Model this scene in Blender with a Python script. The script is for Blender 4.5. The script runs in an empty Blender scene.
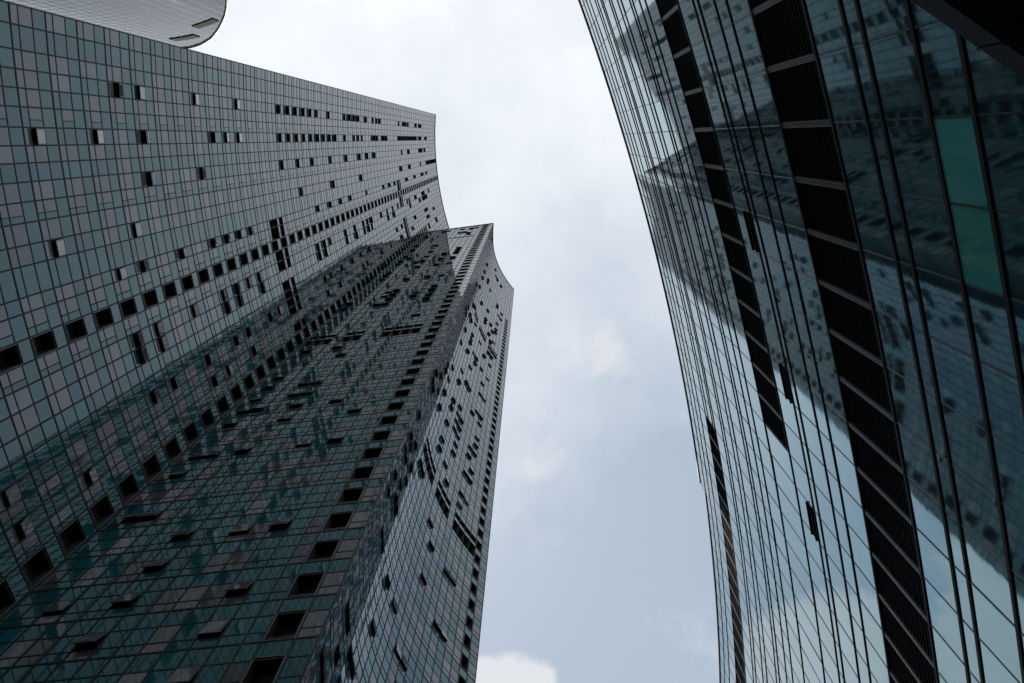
import bpy, math, random
from mathutils import Vector, Matrix
random.seed(7)
scene = bpy.context.scene
COL = scene.collection
EYE = 1.6                       # camera height above the plaza
FOCAL = 750.0                   # pixels for a 1024 px wide picture

# ------------------------------------------------------------------ materials
def nodes_of(name):
    m = bpy.data.materials.new(name); m.use_nodes = True
    nt = m.node_tree
    return m, nt, nt.nodes['Principled BSDF']

def glass(name, base, rough=0.03, ior=1.6, bump=0.0012, scale=(1.2, 1.2, .5), dirt=0.25, metallic=0.0, tint=None, streak=1.0):
    """coated facade glass: dark tinted body, sharp reflection with the slight ripple of tempered panes"""
    m, nt, b = nodes_of(name)
    N, L = nt.nodes, nt.links
    tc = N.new('ShaderNodeTexCoord'); mp = N.new('ShaderNodeMapping')
    mp.inputs['Scale'].default_value = scale
    L.new(tc.outputs['Object'], mp.inputs['Vector'])
    nz = N.new('ShaderNodeTexNoise'); nz.inputs['Scale'].default_value = 1.0; nz.inputs['Detail'].default_value = 2.0
    L.new(mp.outputs['Vector'], nz.inputs['Vector'])
    bp = N.new('ShaderNodeBump'); bp.inputs['Strength'].default_value = 1.0; bp.inputs['Distance'].default_value = bump
    L.new(nz.outputs['Fac'], bp.inputs['Height']); L.new(bp.outputs['Normal'], b.inputs['Normal'])
    # rain-washed dirt: tall soft streaks over fine grain
    mp2 = N.new('ShaderNodeMapping'); mp2.inputs['Scale'].default_value = (3.0*streak, 3.0*streak, .35)
    L.new(tc.outputs['Object'], mp2.inputs['Vector'])
    n2 = N.new('ShaderNodeTexNoise'); n2.inputs['Scale'].default_value = 1.0; n2.inputs['Detail'].default_value = 5.0
    L.new(mp2.outputs['Vector'], n2.inputs['Vector'])
    at = N.new('ShaderNodeAttribute'); at.attribute_name = 'tone'
    ad = N.new('ShaderNodeMath'); ad.operation = 'MULTIPLY_ADD'
    L.new(n2.outputs['Fac'], ad.inputs[0]); ad.inputs[1].default_value = dirt*2; ad.inputs[2].default_value = 1.0-dirt
    mu = N.new('ShaderNodeMath'); mu.operation = 'MULTIPLY'
    L.new(ad.outputs[0], mu.inputs[0]); L.new(at.outputs['Fac'], mu.inputs[1])
    sc = N.new('ShaderNodeVectorMath'); sc.operation = 'SCALE'
    sc.inputs[0].default_value = base; L.new(mu.outputs[0], sc.inputs['Scale'])
    L.new(sc.outputs[0], b.inputs['Base Color'])
    mr = N.new('ShaderNodeMapRange'); mr.inputs['To Min'].default_value = rough*.5; mr.inputs['To Max'].default_value = rough*1.8
    L.new(n2.outputs['Fac'], mr.inputs['Value']); L.new(mr.outputs[0], b.inputs['Roughness'])
    b.inputs['IOR'].default_value = ior; b.inputs['Metallic'].default_value = metallic
    if tint: b.inputs['Specular Tint'].default_value = (*tint, 1)
    return m

def plain(name, base, rough=.5, metallic=0.0, var=.25, scale=2.0, ior=1.45):
    m, nt, b = nodes_of(name)
    N, L = nt.nodes, nt.links
    tc = N.new('ShaderNodeTexCoord'); nz = N.new('ShaderNodeTexNoise')
    nz.inputs['Scale'].default_value = scale; nz.inputs['Detail'].default_value = 4
    L.new(tc.outputs['Object'], nz.inputs['Vector'])
    ad = N.new('ShaderNodeMath'); ad.operation = 'MULTIPLY_ADD'
    L.new(nz.outputs['Fac'], ad.inputs[0]); ad.inputs[1].default_value = var*2; ad.inputs[2].default_value = 1-var
    sc = N.new('ShaderNodeVectorMath'); sc.operation = 'SCALE'; sc.inputs[0].default_value = base
    L.new(ad.outputs[0], sc.inputs['Scale']); L.new(sc.outputs[0], b.inputs['Base Color'])
    b.inputs['Roughness'].default_value = rough; b.inputs['Metallic'].default_value = metallic
    b.inputs['IOR'].default_value = ior
    return m

M_TEAL  = glass('teal_spandrel_glass', (.007,.062,.074), ior=1.72, bump=.0008, tint=(.74,.95,1))
M_GREY  = glass('grey_vision_glass', (.104,.106,.119), ior=1.68, rough=.04, bump=.0008, tint=(.84,.96,1))
M_OTEAL = glass('office_teal_glass', (.18,.35,.40), ior=1.5, metallic=.90, rough=.03, bump=.0009, scale=(1.1,1.1,1.6), dirt=.10)
M_OGREEN= glass('office_green_glass', (.07,.33,.31), ior=1.6, metallic=0, rough=.02, bump=.002, dirt=.15)
M_ROUND = glass('round_tower_glass', (.03,.065,.095), ior=1.8, rough=.012, metallic=.0, bump=.00010)
M_FRAME = plain('dark_mullion_metal', (.008,.008,.009), .6, .0, ior=1.3)
M_OFRAME= plain('office_mullion_metal', (.085,.075,.068), .32, .85)
M_ALU   = plain('grey_aluminium', (.075,.080,.085), .45, .5)
M_SASH  = plain('sash_metal', (.05,.05,.055), .4, .3)
M_VOID  = plain('unlit_interior', (.012,.012,.013), .9)
M_LOUV  = plain('black_louvre_metal', (.011,.011,.013), .6, 0)
M_BACK  = plain('rear_cladding', (.10,.13,.14), .5)
M_BEAM  = plain('canopy_metal', (.010,.013,.015), .7, .0, ior=1.25)
M_SOFF  = plain('canopy_soffit', (.012,.013,.014), .7)
M_PAVE  = plain('plaza_paving', (.13,.125,.12), .8, 0, .2, .6)

# ------------------------------------------------------------------ mesh builder
class MB:
    def __init__(s): s.v=[]; s.f=[]; s.m=[]; s.t=[]
    def quad(s, a,b,c,d, mi=0, tone=1.0):
        n=len(s.v); s.v += [tuple(a),tuple(b),tuple(c),tuple(d)]; s.f.append((n,n+1,n+2,n+3)); s.m.append(mi); s.t.append(tone)
    def poly(s, pts, mi=0, tone=1.0):
        n=len(s.v); s.v += [tuple(p) for p in pts]; s.f.append(tuple(range(n,n+len(pts)))); s.m.append(mi); s.t.append(tone)
    def hexa(s, p, mi=0, tone=1.0, skip=()):
        """p: 8 corners, bottom ring 0-3, top ring 4-7"""
        F=[(3,2,1,0),(4,5,6,7),(0,1,5,4),(1,2,6,5),(2,3,7,6),(3,0,4,7)]
        n=len(s.v); s.v += [tuple(q) for q in p]
        for i,f in enumerate(F):
            if i in skip: continue
            s.f.append(tuple(n+k for k in f)); s.m.append(mi); s.t.append(tone)
    def build(s, name, mats, parent=None):
        ox=oy=oz=0.0; p=parent
        while p is not None: ox+=p.location.x; oy+=p.location.y; oz+=p.location.z; p=p.parent
        me = bpy.data.meshes.new(name); me.from_pydata([(x-ox,y-oy,z-oz) for x,y,z in s.v], [], s.f)
        for m in (mats if isinstance(mats,(list,tuple)) else [mats]): me.materials.append(m)
        me.polygons.foreach_set('material_index', s.m)
        at = me.attributes.new('tone','FLOAT','FACE'); at.data.foreach_set('value', s.t)
        me.update()
        o = bpy.data.objects.new(name, me); COL.objects.link(o)
        if parent is not None: o.parent = parent
        return o

def empty(name, loc=(0,0,0)):
    o = bpy.data.objects.new(name, None); o.location = loc; COL.objects.link(o); return o
def tag(o, label=None, cat=None, group=None, kind=None):
    if label: o['label']=label
    if cat: o['category']=cat
    if group: o['group']=group
    if kind: o['kind']=kind
    return o

# ------------------------------------------------------------------ camera
R = Matrix(((0.9997606518186821,-0.005702800996486473,0.02112148517217212),
            (0.0,-0.9654290825583872,-0.2606658522907646),
            (0.021877821534234475,0.2606034623930871,-0.9651980088632856)))
cam_d = bpy.data.cameras.new('camera'); cam = bpy.data.objects.new('camera', cam_d); COL.objects.link(cam)
cam_d.sensor_width = 36.0; cam_d.lens = 36.0*FOCAL/1024.0; cam_d.clip_start=.1; cam_d.clip_end=6000
cam.matrix_world = Matrix.Translation((0,0,EYE)) @ R.to_4x4()
scene.camera = cam
RT = R.transposed()
def pix(p):
    q = RT @ (Vector(p)-Vector((0,0,EYE)))
    if q.z > -.1: return None
    return 512+FOCAL*q.x/-q.z, 341.5-FOCAL*q.y/-q.z, -q.z
def shown(pts):
    """how large a patch is in the picture (0 when out of frame)"""
    P=[pix(p) for p in pts]
    if any(q is None for q in P): return 0
    cx=sum(q[0] for q in P)/len(P); cy=sum(q[1] for q in P)/len(P)
    if not(-10<cx<1034 and -10<cy<693): return 0
    a=0
    for i in range(len(P)):
        x0,y0,_=P[i]; x1,y1,_=P[(i+1)%len(P)]; a+=x0*y1-x1*y0
    return abs(a)/2

# ------------------------------------------------------------------ a curtain-walled face
class Face:
    """a vertical face over a plan polyline 'cols' (column boundaries), outward normal to the side given by sgn"""
    def __init__(s, pts, sgn):
        s.p=[Vector((x,y)) for x,y in pts]; s.n=len(pts)-1; s.out=[]
        for i in range(s.n):
            d=(s.p[i+1]-s.p[i]).normalized(); s.out.append(Vector((-d.y,d.x))*sgn)
        s.vout=[]
        for i in range(s.n+1):
            a=s.out[max(0,i-1)]; b=s.out[min(s.n-1,i)]; s.vout.append((a+b).normalized())
        s.sgn=sgn
    def at(s, i, f, off=0.0):
        """plan point in column i at fraction f, pushed out by off"""
        q=s.p[i].lerp(s.p[i+1],f)+s.out[i]*off
        return q
    def rect(s, i, f0, f1, z0, z1, off=0.0):
        a=s.at(i,f0,off); b=s.at(i,f1,off)
        P=[(a.x,a.y,z0),(b.x,b.y,z0),(b.x,b.y,z1),(a.x,a.y,z1)]
        return P if s.sgn<0 else P[::-1]
    def box(s, mb, i, f0, f1, z0, z1, o0, o1, mi=0, tone=1.0):
        a=s.at(i,f0,o0); b=s.at(i,f1,o0); c=s.at(i,f1,o1); d=s.at(i,f0,o1)
        ring=[a,b,c,d]
        if s.sgn>0: ring=ring[::-1]
        mb.hexa([(q.x,q.y,z0) for q in ring]+[(q.x,q.y,z1) for q in ring], mi, tone)
    def post(s, mb, i, w, z0, z1, o0, o1, mi=0):
        k=min(i,s.n-1); d=(s.p[k+1]-s.p[k]).normalized(); v=s.vout[i]
        c=s.p[i]; a=c-d*w/2+v*o0; b=c+d*w/2+v*o0; e=c+d*w/2+v*o1; f=c-d*w/2+v*o1
        ring=[a,b,e,f]
        if s.sgn>0: ring=ring[::-1]
        mb.hexa([(q.x,q.y,z0) for q in ring]+[(q.x,q.y,z1) for q in ring], mi)
    def pane(s, mb, i, f0, f1, z0, z1, mi, tone, tilt):
        """one glass pane, tilted a hair so that neighbouring reflections do not line up"""
        P=[Vector(q) for q in s.rect(i,f0,f1,z0,z1)]
        o=Vector((s.out[i].x,s.out[i].y,0)); h=(z1-z0)/2; a=random.gauss(0,tilt)*h; b=random.gauss(0,tilt)*h
        for k,q in enumerate(P):
            top = 1 if q.z>(z0+z1)/2 else -1
            side= 1 if k in (1,2) else -1
            P[k]=q+o*(a*top+b*side-abs(a)-abs(b))
        mb.quad(*P, mi, tone)
    def recess(s, mb, i, f0, f1, z0, z1, depth, mi=0):
        a=s.at(i,f0,0); b=s.at(i,f1,0); c=s.at(i,f1,-depth); d=s.at(i,f0,-depth)
        A=[(q.x,q.y,z0) for q in (a,b,c,d)]; B=[(q.x,q.y,z1) for q in (a,b,c,d)]
        mb.quad(A[3],A[2],B[2],B[3],mi); mb.quad(A[0],A[3],B[3],B[0],mi); mb.quad(A[2],A[1],B[1],B[2],mi)
        mb.quad(A[0],A[1],A[2],A[3],mi); mb.quad(B[3],B[2],B[1],B[0],mi)

def arc_pts(c, r, p0, p1, svals=None, n=None):
    a0=math.atan2(p0[1]-c[1],p0[0]-c[0])%(2*math.pi); a1=math.atan2(p1[1]-c[1],p1[0]-c[0])%(2*math.pi)
    L=r*abs(a1-a0); sg=1 if a1>a0 else -1
    if svals is None: svals=[L*k/n for k in range(n+1)]
    return [(c[0]+r*math.cos(a0+sg*s/r), c[1]+r*math.sin(a0+sg*s/r)) for s in svals]

# ------------------------------------------------------------------ the residential towers
FLOOR = 3.2; Z0 = 2.6+EYE                 # floor lines at Z0 + n*FLOOR
CELLS = ((0,.22),(.22,.61),(.61,1.0))     # low transom light, vision pane, teal spandrel

def tower(root, face, nfl, types, wins, strips, bands, tall_frames=True, nlow=-1, rec_depth=.45, tilt=.0022, fw=.086, shade_mul=1.0, proj=(.024,.018)):
    """types: per column 'G' grey vision, 'T' all teal, 'P' small grey, 'S' grey with split panes, 'M' mixed at random"""
    wall=MB(); grid=MB(); openings=[]; bays=[]
    wins=set(wins); ztop=Z0+nfl*FLOOR
    bandcells={}                                         # (col, floor, cell) -> band kind
    for (cols,fl,cells) in bands:
        for c in cols:
            for k in cells: bandcells[(c,fl,k)]=1
    for i in range(face.n):
        w=(face.p[i+1]-face.p[i]).length
        mixrun=0
        for n in range(nlow,nfl):
            zb=Z0+n*FLOOR; strip = i in strips and strips[i][0]<=n<strips[i][1] and not any((i,n,k) in bandcells for k in range(3))
            z=[zb+FLOOR*c[0] for c in CELLS]+[zb+FLOOR]
            t=types[i]
            grey = {'G':True,'T':False,'P':False,'S':True,'M':random.random()<.34,'N':random.random()<.65}[t]
            if t=='G' and random.random()<.10: grey=False
            if t=='T' and random.random()<.04: grey=True
            base=random.gauss(1,.12)*shade_mul  # tower-wide shade painted into the pane tones
            vis = random.choice((.75,.9,1,1,1.1,1.25))*(.48 if t=='M' else 1)*shade_mul if grey else 1
            if strip:
                bays.append((i,n,z[0]+.06,z[2]+.10))
                face.pane(wall,i,0,1,z[2]+.10,z[3],0,base,tilt)
            else:
                for k in range(3):
                    if (i,n,k) in bandcells: continue
                    if k==1 and (i,n) in wins:
                        openings.append((i,n,z[1],z[2])); continue
                    mi = 1 if (grey and k<2) else 0
                    if t=='P' and k==1:
                        face.pane(wall,i,0,.62,z[k],z[k+1],1,vis,tilt); face.pane(wall,i,.62,1,z[k],z[k+1],0,base,tilt)
                        face.box(grid,i,.60,.64,z[k],z[k+1],-.02,.04); continue
                    if t=='S' and k<2:
                        face.pane(wall,i,0,.64,z[k],z[k+1],mi,vis,tilt); face.pane(wall,i,.64,1,z[k],z[k+1],0,base,tilt)
                        face.box(grid,i,.62,.66,z[k],z[k+1],-.02,.04); continue
                    face.pane(wall,i,0,1,z[k],z[k+1],mi,(vis if mi else base)*random.gauss(1,.05),tilt)
            for k in range(3):
                if strip and k==1: continue
                if (i,n,k) in bandcells and (i,n,k-1) in bandcells: continue
                hw = .052 if k==0 else .036
                face.box(grid,i,0,1,z[k]-hw,z[k]+hw,-.03,proj[0] if k==0 else proj[1])
    for i in range(face.n+1):
        face.post(grid,i,fw,Z0+nlow*FLOOR,ztop+.5,-.04,.030)
    wall.build('curtain_wall',[M_TEAL,M_GREY],root)
    grid.build('mullion_grid',M_FRAME,root)
    # coping along the roof line
    cp=MB()
    for i in range(face.n): face.box(cp,i,0,1,ztop-.02,ztop+.9,-.5,.10)
    cp.build('parapet',M_ALU,root)
    # top-hung windows standing open: dark opening, frame, tilted sash
    def win_geo(mb,sb,i,n,z0,z1):
        face.recess(mb,i,.05,.95,z0+.05,z1-.03,rec_depth,0)
        h=z1-z0-.08; an=math.radians(random.choice((9,12,15,17))); dz=h*math.cos(an); dx=h*math.sin(an)
        a0=face.at(i,.05,.03); a1=face.at(i,.95,.03); b0=face.at(i,.05,.03+dx); b1=face.at(i,.95,.03+dx)
        zt=z1-.03; zb=zt-dz; t=.045
        o=face.out[i]*t
        front=[(b0.x,b0.y,zb),(b1.x,b1.y,zb),(a1.x,a1.y,zt),(a0.x,a0.y,zt)]
        ring_b=[b0,b1,b1-o,b0-o]; ring_t=[a0,a1,a1-o,a0-o]
        if face.sgn>0: ring_b=ring_b[::-1]; ring_t=ring_t[::-1]
        sb.hexa([(q.x,q.y,zb) for q in ring_b]+[(q.x,q.y,zt) for q in ring_t],1)
        # glass just proud of the sash frame, both sides
        for so,e in ((.004,1),(-t-.004,-1)):
            oo=face.out[i]*so; u=(a1-a0)*.07
            q=[(b0+oo+u,zb+.06),(b1+oo-u,zb+.06),(a1+oo-u,zt-.06),(a0+oo+u,zt-.06)]
            fx=.06/dz
            q[0]=((b0.lerp(a0,fx))+oo+u,zb+.06); q[1]=((b1.lerp(a1,fx))+oo-u,zb+.06)
            q[2]=((a1.lerp(b1,fx))+oo-u,zt-.06); q[3]=((a0.lerp(b0,fx))+oo+u,zt-.06)
            P=[(v.x,v.y,zz) for v,zz in q]
            if e<0: P=P[::-1]
            if face.sgn>0: P=P[::-1]
            sb.quad(*P,0,random.uniform(.35,.85)*shade_mul)
        # short stays
        for f in (.08,.92):
            face.box(sb,i,f-.012,f+.012,zb+.15,zb+.18,0,dx*.85,1)
    vis=sorted(openings,key=lambda w:-shown(face.rect(w[0],0,1,w[2],w[3])))
    for (i,n,z0,z1) in vis[:100]:
        mb=MB(); sb=MB(); win_geo(mb,sb,i,n,z0,z1)
        o=mb.build('open_window',[M_VOID],root); sb.build('sash',[M_GREY,M_SASH],o)
    if vis[100:]:
        mb=MB(); sb=MB()
        for w in vis[100:]: win_geo(mb,sb,*w)
        o=tag(mb.build('open_windows',[M_VOID],root),kind='stuff'); tag(sb.build('sashes',[M_GREY,M_SASH],o),kind='stuff')
    # recessed air-conditioner bays, one to a storey
    def bay_geo(mb,i,n,z0,z1):
        face.recess(mb,i,.07,.93,z0,z1,.8,0)
        for f0,f1,za,zb2 in ((.02,.07,z0,z1),(.93,.98,z0,z1)): face.box(mb,i,f0,f1,za,zb2,-.05,.034,1)
        face.box(mb,i,.02,.98,z0-.05,z0,-.05,.04,1); face.box(mb,i,.02,.98,z1,z1+.05,-.05,.05,1)
        face.box(mb,i,.12,.88,z0+.12,z0+.16,-.02,.02,1)
    vis=sorted(bays,key=lambda w:-shown(face.rect(w[0],0,1,w[2],w[3])))
    for w in vis[:100]:
        mb=MB(); bay_geo(mb,*w); mb.build('service_bay',[M_VOID,M_SASH],root)
    if vis[100:]:
        mb=MB()
        for w in vis[100:]: bay_geo(mb,*w)
        tag(mb.build('service_bays',[M_VOID,M_SASH],root),kind='stuff')
    # openings of the refuge floors
    for (cols,fl,cells) in bands:
        z0=Z0+fl*FLOOR+FLOOR*CELLS[cells[0]][0]+.06; z1=Z0+fl*FLOOR+FLOOR*CELLS[cells[-1]][1]-.06
        for c in cols:
            mb=MB(); face.recess(mb,c,.06,.94,z0,z1,.9,0); mb.build('refuge_opening',[M_VOID],root)

def body(root, front, back, ztop, name='rear_body'):
    """side, rear walls and roof slab behind a curtain-walled face; front and back are plan polylines"""
    mb=MB(); poly=list(front)+list(back); n=len(poly); zr=ztop-.35
    for k in range(len(front)-1, n):
        a=poly[k]; b=poly[(k+1)%n]; L=math.dist(a,b); m=max(1,int(L/1.4))
        for j in range(m):
            p=(a[0]+(b[0]-a[0])*j/m,a[1]+(b[1]-a[1])*j/m); q=(a[0]+(b[0]-a[0])*(j+1)/m,a[1]+(b[1]-a[1])*(j+1)/m)
            z=0.0
            while z<ztop:
                z2=min(ztop,z+FLOOR); mb.quad((p[0],p[1],z),(q[0],q[1],z),(q[0],q[1],z2),(p[0],p[1],z2),random.choice((0,0,1)),random.uniform(.8,1.2)); z=z2
    mb.poly([(x,y,zr) for x,y in poly],2)
    mb.build(name,[M_TEAL,M_GREY,M_BACK],root)

WIN_A = [(3,16),(3,17),(3,20),(3,23),(3,27),(3,28),(3,29),(3,30),(3,31),(3,32),(3,34),(3,37),(3,38),(3,39),(3,40),(3,42),(3,44),(3,53),(3,55),(3,56),(3,57),(3,61),(3,63),(3,64),(6,13),(6,15),(6,17),(6,21),(6,22),(6,23),(6,27),(6,28),(6,29),(6,30),(6,31),(6,32),(6,33),(6,34),(6,35),(6,37),(6,39),(6,40),(6,41),(6,44),(6,45),(6,47),(6,48),(6,53),(6,54),(6,55),(6,56),(6,58),(6,59),(6,60),(6,61),(6,63),(6,64),(6,67),(9,17),(9,20),(9,27),(9,29),(9,31),(9,34),(9,37),(9,40),(9,42),(9,44),(9,54),(9,57),(9,63),(9,64),(9,66),(12,13),(12,16),(12,29),(12,34),(12,40),(12,53),(12,57),(12,63),(12,67),(12,69),(12,70),(12,71),(12,73),(14,15),(14,16),(14,18),(14,20),(14,21),(14,22),(14,23),(14,31),(14,33),(14,35),(14,37),(14,41),(14,46),(14,48),(14,50),(14,55),(14,59),(14,63),(14,64),(14,66),(18,15),(18,16),(18,18),(18,20),(18,21),(18,22),(18,23),(18,30),(18,31),(18,32),(18,35),(18,37),(18,39),(18,40),(18,41),(18,44),(18,46),(18,48),(18,50),(18,54),(18,55),(18,58),(18,62),(18,63),(18,66),(19,15),(19,16),(19,20),(19,21),(19,23),(19,30),(19,31),(19,35),(19,37),(19,39),(19,40),(19,41),(19,46),(19,48),(19,55),(19,60),(19,62),(19,63),(19,64),(22,10),(22,15),(22,16),(22,18),(22,20),(22,21),(22,23),(22,24),(22,30),(22,31),(22,33),(22,35),(22,37),(22,39),(22,48),(22,50),(22,56),(22,62),(22,63),(23,67),(24,10),(24,12),(24,18),(24,19),(24,21),(24,30),(24,32),(24,37),(24,38),(24,42),(24,45),(24,49),(24,54),(24,62),(24,63),(26,62),(26,67)]
WIN_B1 = [(0,31),(0,32),(1,12),(1,14),(1,15),(1,17),(1,18),(1,19),(1,20),(1,21),(1,24),(1,38),(1,39),(1,40),(1,43),(1,44),(1,46),(1,49),(1,51),(1,56),(2,9),(2,12),(2,15),(2,18),(2,45),(4,15),(4,19),(4,20),(4,24),(4,31),(4,33),(4,34),(4,43),(4,58),(5,8),(5,9),(5,10),(5,11),(5,17),(5,18),(5,19),(5,20),(5,23),(5,31),(5,32),(5,33),(5,34),(5,37),(5,41),(5,43),(5,45),(5,47),(5,50),(8,11),(8,15),(8,18),(8,32),(8,33),(8,37),(8,41),(8,43),(8,45),(8,56),(8,58),(9,56),(10,7),(10,8),(10,9),(10,11),(10,15),(10,17),(10,28),(10,31),(10,32),(10,33),(10,34),(10,37),(10,41),(10,43),(10,45),(10,46),(10,47),(10,55),(10,58)]
WIN_B2 = [(5,11),(5,18),(5,19),(5,21),(5,22),(5,24),(5,28),(5,29),(6,11),(6,13),(6,21),(6,22),(6,28),(7,12),(7,13),(7,17),(7,19),(7,20),(7,23),(7,31),(7,45),(7,79),(8,17),(8,19),(8,21),(8,22),(8,30),(8,33),(8,34),(8,45),(8,47),(8,55),(9,12),(9,13),(10,13),(10,24),(10,30),(10,32),(10,34),(10,36),(10,41),(10,44),(10,48),(10,51),(10,58),(10,62),(10,65),(10,69),(11,15),(11,17),(11,24),(11,48),(11,52),(13,17),(13,28),(13,29),(13,31),(13,33),(13,34),(13,37),(13,39),(13,43),(13,45),(13,46),(13,47),(13,50),(13,57),(13,66),(13,67),(15,16),(15,23),(15,28),(15,32),(15,33),(15,34),(15,35),(15,39),(15,42),(15,45),(15,51),(15,66),(15,77),(16,15),(16,16),(16,20),(16,22),(16,27),(16,30),(16,31),(16,32),(16,33),(16,34),(16,39),(16,44),(16,45),(16,49),(16,51),(16,55),(16,56),(16,59),(16,75),(17,75),(18,37),(18,45),(18,48),(18,54),(18,57),(19,16),(19,19),(19,22),(19,27),(19,28),(19,30),(19,32),(19,33),(19,38),(19,41),(19,43),(19,50),(19,53),(19,56),(19,65),(19,66),(19,75),(20,19),(20,22),(20,28),(20,30),(20,31),(20,33),(20,34),(20,35),(20,37),(20,38),(20,41),(20,45),(20,48),(20,50),(20,54),(20,57),(20,58),(20,60),(20,63),(21,63),(21,65)]

# --- tall tower on the left, concave face
A_S=[-.22,.85,2.18,3.22,4.25,5.28,6.41,7.43,8.41,9.47,10.58,11.74,12.98,14.11,15.82,16.69,18.08,19.37,20.57,21.7,22.92,24.08,25.02,26.,26.97,27.95,29.0,30.55]
A_S += [31.9,33.2,34.5,35.8]
ptsA=arc_pts((65.71,1.073),94.816,(-28.724,-7.05),(-25.4,27.5),svals=A_S)
fA=Face(ptsA,-1)
typesA=list('GTGGGPGGTGSGGTGSGSGGTTGSGSGGTGG')
WIN_A+= [(6,n) for n in range(53,62)]+[(12,n) for n in (68,69,72)]+[(3,45),(3,46)]
tA=tag(empty('residential_tower',(-28,10,0)),'broad tower with a concave grey and teal glass face filling the left side','tower','glass residential towers on the left')
R0=list(range(14,16))+list(range(17,20))
tower(tA,fA,74,typesA,WIN_A,{16:(-1,75),26:(-1,61)},
      [([14,15,17,18],25,(1,2)),([14,15,17,18],26,(1,)),([20,21,22,23,25],25,(1,2)),([20,21,22,23,25],26,(1,)),
       ([14,15,17,18],51,(1,2)),([14,15,17,18],52,(1,)),([21,22,23,24,25],51,(1,2)),([21,22,23,24,25],52,(1,))])
body(tA,ptsA,[(-46,36),(-48,-9)],Z0+74*FLOOR)

# --- lower wing with a flat face in the inner corner
B0=Vector((-26.476,23.355)); B1=Vector((-9.054,21.053)); dB=(B1-B0).normalized()
B_S=[0,1.05,2.2,3.4,4.55,5.75,6.95,8.1,9.3,10.5,11.65,12.85,14.05,14.95,16.5,17.573]
ptsB=[tuple(B0+dB*s) for s in B_S]
fB=Face(ptsB,-1)
tB=tag(empty('residential_tower',(-18,22,0)),'lower dark teal tower with a flat face, wedged between the broad tower and curved tower','tower','glass residential towers on the left')
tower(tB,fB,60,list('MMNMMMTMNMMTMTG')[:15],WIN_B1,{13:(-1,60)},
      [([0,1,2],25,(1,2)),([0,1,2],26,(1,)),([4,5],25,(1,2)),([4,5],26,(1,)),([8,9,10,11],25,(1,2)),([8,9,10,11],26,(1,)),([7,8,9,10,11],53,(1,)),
       ([5],58,(0,1,2)),([8],58,(0,1,2)),([11],58,(0,1,2))], shade_mul=.90, proj=(.028,.020))  # same glass as its neighbours; dimness of this hemmed-in tower painted into its panes
body(tB,ptsB,[(-13.6,27.2),(-14,31),(-26,31)],Z0+60*FLOOR)

# --- third tower behind it, strongly curved face
def bowC(y): return -12.55 + (.02334 if y>34.5 else .006)*(y-34.5)**2
_w=[(bowC(28.8+k*.02),28.8+k*.02) for k in range(1181)]; _s=[0.0]
for a,b in zip(_w,_w[1:]): _s.append(_s[-1]+math.dist(a,b))
ptsC=[]                                                        # 21 equal bays along the bowed face
for k in range(22):
    t=_s[-1]*k/21; q=min(range(len(_s)),key=lambda m:abs(_s[m]-t)); ptsC.append(_w[q])
sh=lambda cols:[c-4 for c in cols]
fC=Face(ptsC,-1)
tC=tag(empty('residential_tower',(-12,40,0)),'narrow strongly curved grey tower dotted with open windows, right of the flat teal tower','tower','glass residential towers on the left')
tower(tC,fC,82,list('NNTNNGNGNNGNTGTGNNTGNNGGG')[4:],[(a-4,b) for a,b in WIN_B2 if a>=4],{19:(-1,66)},
      [(sh([10,11,12,13]),25,(1,2)),(sh([10,11,12,13]),26,(1,)),(sh([15,16,17]),25,(1,2)),(sh([15,16,17]),26,(1,)),(sh([19,20,21,22]),25,(1,2)),(sh([19,20,21,22]),26,(1,)),
       (sh([12,13]),52,(1,)),(sh([12,13]),51,(1,2)),(sh([15,16,17]),51,(1,2)),(sh([15,16,17]),52,(1,)),(sh([19,20,21]),51,(1,2)),(sh([19,20,21]),52,(1,))])
body(tC,ptsC,[(-16,54.5),(-20,44),(-19,33)],Z0+82*FLOOR)

# --- distant tower with a bowed face and a raked roof line, top left
tD=tag(empty('bowed_tower',(-95,-42,0)),'distant pale glass tower with a bowed face and raked roof at the upper left corner','tower')
cD=(-108.47,-96.99); rD=70.0; TA,TB,NDC=106.0,56.0,60
angD=[TA+(TB-TA)*k/NDC for k in range(NDC+1)]
ptsD=[(cD[0]+rD*math.cos(math.radians(a)),cD[1]+rD*math.sin(math.radians(a))) for a in angD]
def roofD(a):
    T=((40,150),(63.7,205.8),(65.2,209.7),(67.9,215.9),(72.2,224.2),(77.4,233.1),(82.3,239.1),(85.9,242.3),(120,262))
    for (a0,z0),(a1,z1) in zip(T,T[1:]):
        if a<=a1: return EYE+z0+(z1-z0)*(a-a0)/(a1-a0)
    return EYE+T[-1][1]
fD=Face(ptsD[::-1],1); angR=angD[::-1]
mb=MB(); gr=MB(); FD=3.5
VENT=(((70.0,74.8),214.1+EYE,218.3+EYE),((78.6,84.2),224.0+EYE,228.4+EYE))
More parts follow.
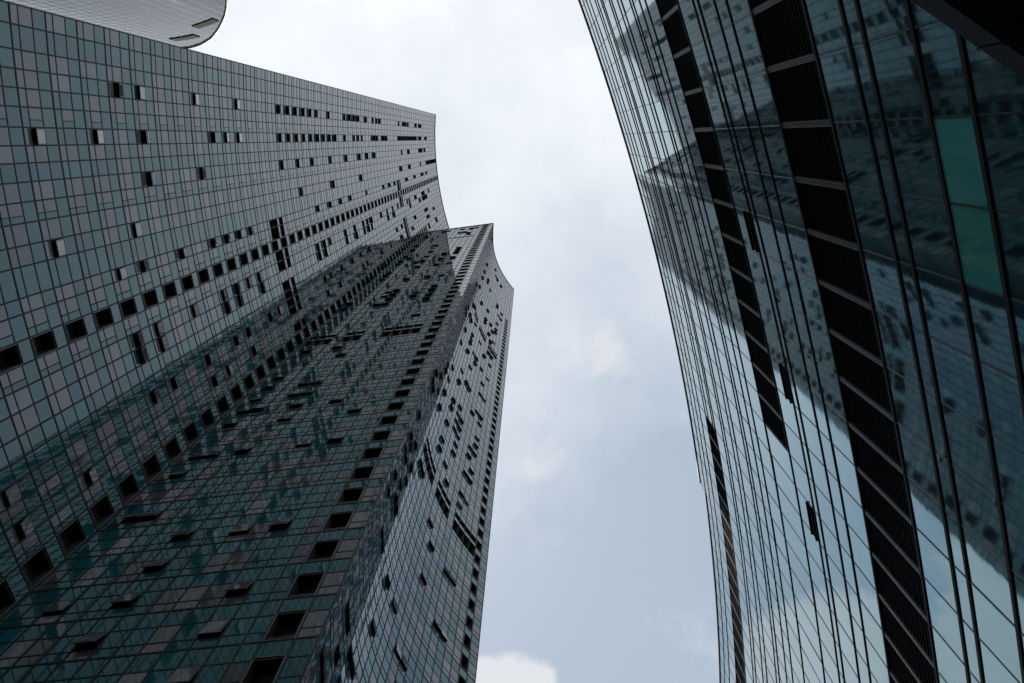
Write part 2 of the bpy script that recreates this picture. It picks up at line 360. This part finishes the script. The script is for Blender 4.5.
for i in range(NDC):
    am=(angR[i]+angR[i+1])/2; zt=min(roofD(angR[i]),roofD(angR[i+1])); zh=max(roofD(angR[i]),roofD(angR[i+1]))
    cut=[v for v in VENT if v[0][0]<am<v[0][1]]
    n=-1
    while True:
        n+=1; z0=n*FD+.2; 
        if z0>=zh: break
        for za,zb_ in ((z0,z0+1.2),(z0+1.2,z0+FD)):
            if cut and za<cut[0][2] and zb_>cut[0][1]:
                if za<cut[0][1]: zb_=cut[0][1]
                elif zb_>cut[0][2]: za=cut[0][2]
                else: continue
            zb2=min(zb_,zt)
            if zb2-za>.05: fD.pane(mb,i,0,1,za,zb2,0,random.uniform(.85,1.15),.0012)
        if z0<zt: fD.box(gr,i,0,1,z0-.08,z0+.08,-.02,.02)
        if z0+1.2<zt: fD.box(gr,i,0,1,z0+1.15,z0+1.25,-.02,.02)
    # sliver under the raked coping
    a=fD.p[i]; b=fD.p[i+1]; mb.poly([(a.x,a.y,zt-.02),(b.x,b.y,zt-.02),(b.x,b.y,max(zt-.02,roofD(angR[i+1]))),(a.x,a.y,max(zt-.02,roofD(angR[i])+.001))][::-1],0,1)
    if i%2==0: fD.post(gr,i,.13,0,roofD(angR[i]),-.02,.04)
mb.build('curtain_wall',M_ROUND,tD); gr.build('mullion_grid',M_FRAME,tD)
for (a0,a1),z0,z1 in VENT:
    b=MB()
    for i in range(NDC):
        if a0<(angR[i]+angR[i+1])/2<a1: fD.recess(b,i,0,1,z0,z1,.25)
    b.build('vent_opening',M_VOID,tD)
rf=MB(); rs=MB()
back=[Vector(((q-Vector(cD))*.78+Vector(cD))) for q in fD.p]
for i in range(NDC):
    ra,rb2=roofD(angR[i]),roofD(angR[i+1])
    A=[fD.p[i]+fD.vout[i]*.12,fD.p[i+1]+fD.vout[i+1]*.12,fD.p[i+1]-fD.vout[i+1]*.4,fD.p[i]-fD.vout[i]*.4]
    zz=[ra,rb2,rb2,ra]
    rf.hexa([(q.x,q.y,z-.1) for q,z in zip(A,zz)]+[(q.x,q.y,z+.5) for q,z in zip(A,zz)])
    c,d=back[i],back[i+1]; a,b=fD.p[i],fD.p[i+1]
    rs.quad((a.x,a.y,ra-.15),(b.x,b.y,rb2-.15),(d.x,d.y,rb2-.15),(c.x,c.y,ra-.15)); rs.quad((c.x,c.y,0),(d.x,d.y,0),(d.x,d.y,rb2-.15),(c.x,c.y,ra-.15))
for i in (0,NDC):
    a,c=fD.p[i],back[i]; ra=roofD(angR[i])-.15; rs.quad((a.x,a.y,0),(c.x,c.y,0),(c.x,c.y,ra),(a.x,a.y,ra))
rf.build('parapet',M_ALU,tD); rs.build('rear_body',M_BACK,tD)

# --- office building on the right, concave face bending over the viewer
ZC=43.5
cc=(-2.99342*ZC,1.08575*ZC); rc=3.30005*ZC
def th(s): return -.6+s/3.3
KS=range(-26,46)
svC=[.814+.02655*k for k in KS]
ptsO=[(cc[0]+rc*math.cos(th(s)),cc[1]+rc*math.sin(th(s))) for s in svC]
fO=Face(ptsO,1)
LV=[1.0,.966,.937,.908,.868,.852,.828,.817,.776,.763,.73,.712,.672,.66,.632,.61,.572,.512,.4747,.464,.4317,.4106,.3765,.3135,.2817,.2694,.2377,.2146,.178,.166,.134,.112,.075,.063,.031,0.0]
LV=[z*ZC+EYE*(1 if z>0 else 0) for z in LV]
tO=tag(empty('office_building',(30,20,0)),'glass office block with black louvred bands, curving over the viewer on the right','building')
panes=[]; louv=[]; slots=[]; grid=MB(); vert=MB()
for i in range(fO.n):
    sm=(svC[i]+svC[i+1])/2
    top=0 if sm<1.373 else 1
    for l in range(top,len(LV)-1):
        z1,z0=LV[l],LV[l+1]
        zeta=(z1-EYE)/ZC
        if l==22 or (l==16 and sm<1.108): kind='L'
        elif 4<=l<=6 and sm>1.221: kind='L0'
        elif l==0: kind='P'
        else: kind='P'
        if kind=='L0':
            if l==4: louv.append((i,LV[7],z1))
        elif kind=='L': louv.append((i,z0,z1))
        elif l==17 and i in (int(round((.920-.814)/.02655))+26, int(round((1.026-.814)/.02655))+26, int(round((1.145-.814)/.02655))+26):
            slots.append((i,z0,z1))
        else: panes.append((i,z0,z1,kind,l))
        if l>top and not (kind=='L0' and l>4):
            hw=.042 if l>=22 else .028
            fO.box(grid,i,0,1,z1-hw,z1+hw,-.05,.024)
for i in range(fO.n+1):
    sm=svC[i]; top=0 if sm<1.373 else 1
    fO.post(vert,i,.026,0,LV[top]+.1,-.05,.010)
OM=[M_OTEAL,M_OGREEN,M_FRAME]
def pane_o(mb,i,z0,z1,kind,l):
    sm=(svC[i]+svC[i+1])/2
    mi=2 if kind=='B' else 0
    if l==26 and .866<sm<.919: mi=1
    tone=random.gauss(1,.05)
    fO.pane(mb,i,0,1,z0,z1,mi,tone,.0012)
panes.sort(key=lambda w:-shown(fO.rect(w[0],0,1,w[1],w[2])))
for w in panes[:100]:
    mb=MB(); pane_o(mb,*w); mb.build('glass_pane',OM,tO)
mb=MB()
for w in panes[100:]: pane_o(mb,*w)
tag(mb.build('curtain_wall',OM,tO),kind='stuff')
grid.build('transom_grid',M_FRAME,tO); vert.build('mullion_grid',M_OFRAME,tO)
def louv_geo(mb,i,z0,z1):
    # dark back, thin horizontal blades, bright jambs either side
    P=fO.rect(i,0,1,z0,z1,-.09); mb.quad(*P,0)
    n=max(4,int((z1-z0)/.145)); 
    for k in range(n):
        z=z0+.06+(z1-z0-.1)*k/n
        a=fO.at(i,.06,-.075); b=fO.at(i,.94,-.075); c=fO.at(i,.94,-.015); d=fO.at(i,.06,-.015)
        ring=[a,b,c,d][::-1]
        zz=[z+.05,z+.05,z,z][::-1]
        mb.hexa([(q.x,q.y,h) for q,h in zip(ring,zz)]+[(q.x,q.y,h+.012) for q,h in zip(ring,zz)],1)
    for f0,f1 in ((.020,.052),(.948,.980)): fO.box(mb,i,f0,f1,z0+.04,z1-.04,-.085,.006,2)
LM=[M_VOID,M_LOUV,M_ALU]
louv.sort(key=lambda w:-shown(fO.rect(w[0],0,1,w[1],w[2])))
for w in louv[:100]:
    mb=MB(); louv_geo(mb,*w); mb.build('louvre_panel',LM,tO)
if louv[100:]:
    mb=MB()
    for w in louv[100:]: louv_geo(mb,*w)
    tag(mb.build('louvre_panels',LM,tO),kind='stuff')
for (i,z0,z1) in slots:
    mb=MB(); h=z1-z0
    zb=z0+h*.10; zt=z0+h*.34
    fO.recess(mb,i,.04,.96,zb,zt,.10,0)
    fO.pane(mb,i,0,1,zt,z1,1,1,.001); fO.pane(mb,i,0,1,z0,zb,1,1,.001)
    fO.box(mb,i,.0,1.,zt-.02,zt+.02,-.05,.06,2); fO.box(mb,i,.0,1.,zb-.02,zb+.02,-.05,.06,2)
    mb.build('window_slot',[M_VOID,M_OTEAL,M_FRAME],tO)
for lev in (0,1):
    cp=MB()
    for i in range(fO.n):
        sm=(svC[i]+svC[i+1])/2; z=LV[0 if sm<1.373 else 1]
        if z==LV[lev]: fO.box(cp,i,0,1,z-.03,z+.12,-.6,.05)
    cp.build('parapet',M_OFRAME,tO)
# rear walls and roof
n=len(ptsO); outer=[(cc[0]+(rc+20)*math.cos(th(s)),cc[1]+(rc+20)*math.sin(th(s))) for s in svC]
rb_=MB()
for k in range(n-1):
    a,b=outer[k],outer[k+1]; rb_.quad((a[0],a[1],0),(b[0],b[1],0),(b[0],b[1],LV[2]),(a[0],a[1],LV[2]))
    c,d=ptsO[k],ptsO[k+1]; zr=LV[2]-.4; rb_.quad((c[0],c[1],zr),(d[0],d[1],zr),(b[0],b[1],zr),(a[0],a[1],zr))
for k in (0,n-1):
    a,c=outer[k],ptsO[k]; rb_.quad((a[0],a[1],0),(c[0],c[1],0),(c[0],c[1],LV[2]),(a[0],a[1],LV[2]))
rb_.build('rear_body',M_BACK,tO)

# --- entrance canopy of the office building, seen from below in the top right corner
zc=7.2; k=zc+.30-EYE
e0=Vector((.4627*k,-.1633*k)); e1=Vector((.6157*k,-.0709*k)); de=(e1-e0).normalized(); ne=Vector((de.y,-de.x))
if ne.x<0: ne=-ne
P0=e0-de*3.0; P1=e1+de*5.2
cb=MB()
def prism(mb,poly,z0,z1,mi=0):
    n=len(poly); mb.poly([(x,y,z1) for x,y in poly],mi); mb.poly([(x,y,z0) for x,y in poly[::-1]],mi)
    for q in range(n):
        a,b=poly[q],poly[(q+1)%n]; mb.quad((a[0],a[1],z0),(b[0],b[1],z0),(b[0],b[1],z1),(a[0],a[1],z1),mi)
def strip_poly(o0,o1,t0=0,t1=None):
    L=(P1-P0).length; t1=L if t1 is None else t1
    return [tuple(P0+de*t0+ne*o0),tuple(P0+de*t1+ne*o0),tuple(P0+de*t1+ne*o1),tuple(P0+de*t0+ne*o1)]
can=tag(empty('entrance_canopy',(4,-2,0)),'dark metal canopy with a heavy edge beam cutting across the top right corner','canopy')
prism(cb,strip_poly(0,.20),zc,zc+.30); 
for t in (1.2,3.62,6.0): prism(cb,strip_poly(-.012,.205,t,t+.02),zc-.012,zc+.31)
cb.build('edge_beam',M_BEAM,can)
so=MB(); prism(so,strip_poly(.205,4.2),zc+.10,zc+.28); so.build('soffit',M_SOFF,can)
ri=MB()
for t in (3.1,6.6): prism(ri,strip_poly(.21,4.1,t,t+.14),zc+.02,zc+.095)
ri.build('rib',M_BEAM,can)

# --- plaza
g=MB(); g.quad((-3000,-3000,0),(3000,-3000,0),(3000,3000,0),(-3000,3000,0)); tag(g.build('ground',M_PAVE),kind='structure')

# ------------------------------------------------------------------ light
SUN_EL=math.radians(63.8); SUN_DIR2=Vector((-.43,.903)).normalized()      # just hidden by the curved tower; it rakes the office front
sd=Vector((SUN_DIR2.x*math.cos(SUN_EL),SUN_DIR2.y*math.cos(SUN_EL),math.sin(SUN_EL)))
sl=bpy.data.lights.new('sun','SUN'); sl.energy=2.0; sl.angle=math.radians(.6); sl.color=(1,.93,.82)
so_=bpy.data.objects.new('sun',sl); COL.objects.link(so_); so_.rotation_euler=sd.to_track_quat('Z','Y').to_euler()

w=bpy.data.worlds.new('World'); scene.world=w; w.use_nodes=True
nt=w.node_tree; N=nt.nodes; L=nt.links; N.clear()
out=N.new('ShaderNodeOutputWorld'); bg=N.new('ShaderNodeBackground'); bg.inputs['Strength'].default_value=.10
L.new(bg.outputs[0],out.inputs[0])
sky=N.new('ShaderNodeTexSky'); sky.sky_type='NISHITA'; sky.sun_disc=False; sky.sun_elevation=SUN_EL
sky.sun_rotation=math.atan2(sd.x,sd.y); sky.air_density=1.0; sky.dust_density=1.0; sky.ozone_density=1.2
tc=N.new('ShaderNodeTexCoord')
def vm(op,a,b=None):
    n=N.new('ShaderNodeVectorMath'); n.operation=op
    for k,x in enumerate((a,b)):
        if x is None: continue
        if isinstance(x,tuple): n.inputs[k].default_value=x
        else: L.new(x,n.inputs[k])
    return n
def ma(op,a,b=0.0,c=0.0,clamp=False):
    n=N.new('ShaderNodeMath'); n.operation=op; n.use_clamp=clamp
    for k,x in enumerate((a,b,c)):
        if isinstance(x,(int,float)): n.inputs[k].default_value=x
        else: L.new(x,n.inputs[k])
    return n.outputs[0]
def mr(v,a,b,c=0.0,d=1.0,smooth=True):
    n=N.new('ShaderNodeMapRange'); n.interpolation_type='SMOOTHSTEP' if smooth else 'LINEAR'
    L.new(v,n.inputs['Value']); n.inputs['From Min'].default_value=a; n.inputs['From Max'].default_value=b
    n.inputs['To Min'].default_value=c; n.inputs['To Max'].default_value=d
    return n.outputs[0]
def noise(vec,scale,detail=6,rough=.55,off=(0,0,0)):
    mp=N.new('ShaderNodeMapping'); mp.inputs['Location'].default_value=off; L.new(vec,mp.inputs['Vector'])
    n=N.new('ShaderNodeTexNoise'); n.inputs['Scale'].default_value=scale; n.inputs['Detail'].default_value=detail; n.inputs['Roughness'].default_value=rough
    L.new(mp.outputs[0],n.inputs['Vector']); return n.outputs['Fac']
def mixc(f,a,b):
    n=N.new('ShaderNodeMix'); n.data_type='RGBA'
    if isinstance(f,(int,float)): n.inputs['Factor'].default_value=f
    else: L.new(f,n.inputs['Factor'])
    for s,x in (('A',a),('B',b)):
        i=[q for q in n.inputs if q.name==s and q.type=='RGBA'][0]
        if isinstance(x,tuple): i.default_value=(*x,1)
        else: L.new(x,i)
    return [q for q in n.outputs if q.type=='RGBA'][0]
D=tc.outputs['Generated']
dot=vm('DOT_PRODUCT',D,tuple(Vector((-.12,-.78,.62)).normalized())).outputs['Value']
n1=noise(D,2.6,6,.55,(3.1,1.2,0)); n2=noise(D,7.0,7,.6,(.4,5.2,1)); 
veil=mr(dot,.02,.90)                                   # thin cloud and haze thicken to one side of the sky
n4=noise(D,14.0,9,.6,(7,1,4))
veil=ma('ADD',veil,ma('ADD',ma('MULTIPLY',ma('SUBTRACT',n1,.5),.9),ma('ADD',ma('MULTIPLY',ma('SUBTRACT',n2,.5),.35),ma('MULTIPLY',ma('SUBTRACT',n4,.5),.22))),0,True)
# puffs: a cumulus low in the sky and wisps near the middle
n3=noise(D,11.0,9,.62,(2.4,.2,3))
def puff(d,inner,outer,nz,lo,hi,k=.5):
    dd=vm('DOT_PRODUCT',D,tuple(Vector(d).normalized())).outputs['Value']
    g_=mr(dd,outer,inner)
    return mr(ma('ADD',nz,ma('MULTIPLY',ma('SUBTRACT',g_,1.0),k)),lo,hi)
c1=puff((-.03,.665,.746),.9992,.9945,ma('ADD',ma('MULTIPLY',n2,.45),ma('MULTIPLY',n3,.55)),.24,.40,.42)
c2=ma('MULTIPLY',puff((.080,.275,.956),.9992,.9950,n3,.44,.70,.42),.75)
c3=ma('MULTIPLY',puff((.0,.375,.93),.9990,.9950,n3,.44,.70,.42),.70)
c4=ma('MULTIPLY',puff((.2,.61,.77),.999,.990,n3,.42,.80,.4),.45)
# cumulus bank lower down, beyond the bottom of the picture
sep=N.new('ShaderNodeSeparateXYZ'); L.new(D,sep.inputs[0])
low=ma('MULTIPLY',ma('MULTIPLY',mr(sep.outputs['Z'],.90,.68),mr(sep.outputs['X'],-.02,-.22)),mr(sep.outputs['Y'],.0,.4))
bank=mr(ma('ADD',low,ma('ADD',ma('MULTIPLY',ma('SUBTRACT',n2,.5),1.3),ma('MULTIPLY',ma('SUBTRACT',n3,.5),.7))),.50,.66)
allc=ma('MAXIMUM',ma('MAXIMUM',c1,c2),ma('MAXIMUM',c3,c4))
blue=mixc(.80,sky.outputs[0],(4.75,5.75,6.85))
hazy=mixc(veil,blue,(10.3,10.6,11.0))
puffs=mixc(ma('MULTIPLY',allc,.85),hazy,(8.2,8.25,8.55))
col=mixc(ma('MULTIPLY',bank,.85),puffs,(7.3,7.2,7.4))
L.new(col,bg.inputs['Color'])

scene.view_settings.view_transform='Standard'; scene.view_settings.look='None'
scene.view_settings.exposure=0; scene.view_settings.gamma=1
scene.cycles.max_bounces=8; scene.cycles.glossy_bounces=6; scene.cycles.diffuse_bounces=2
scene.cycles.use_denoising=True
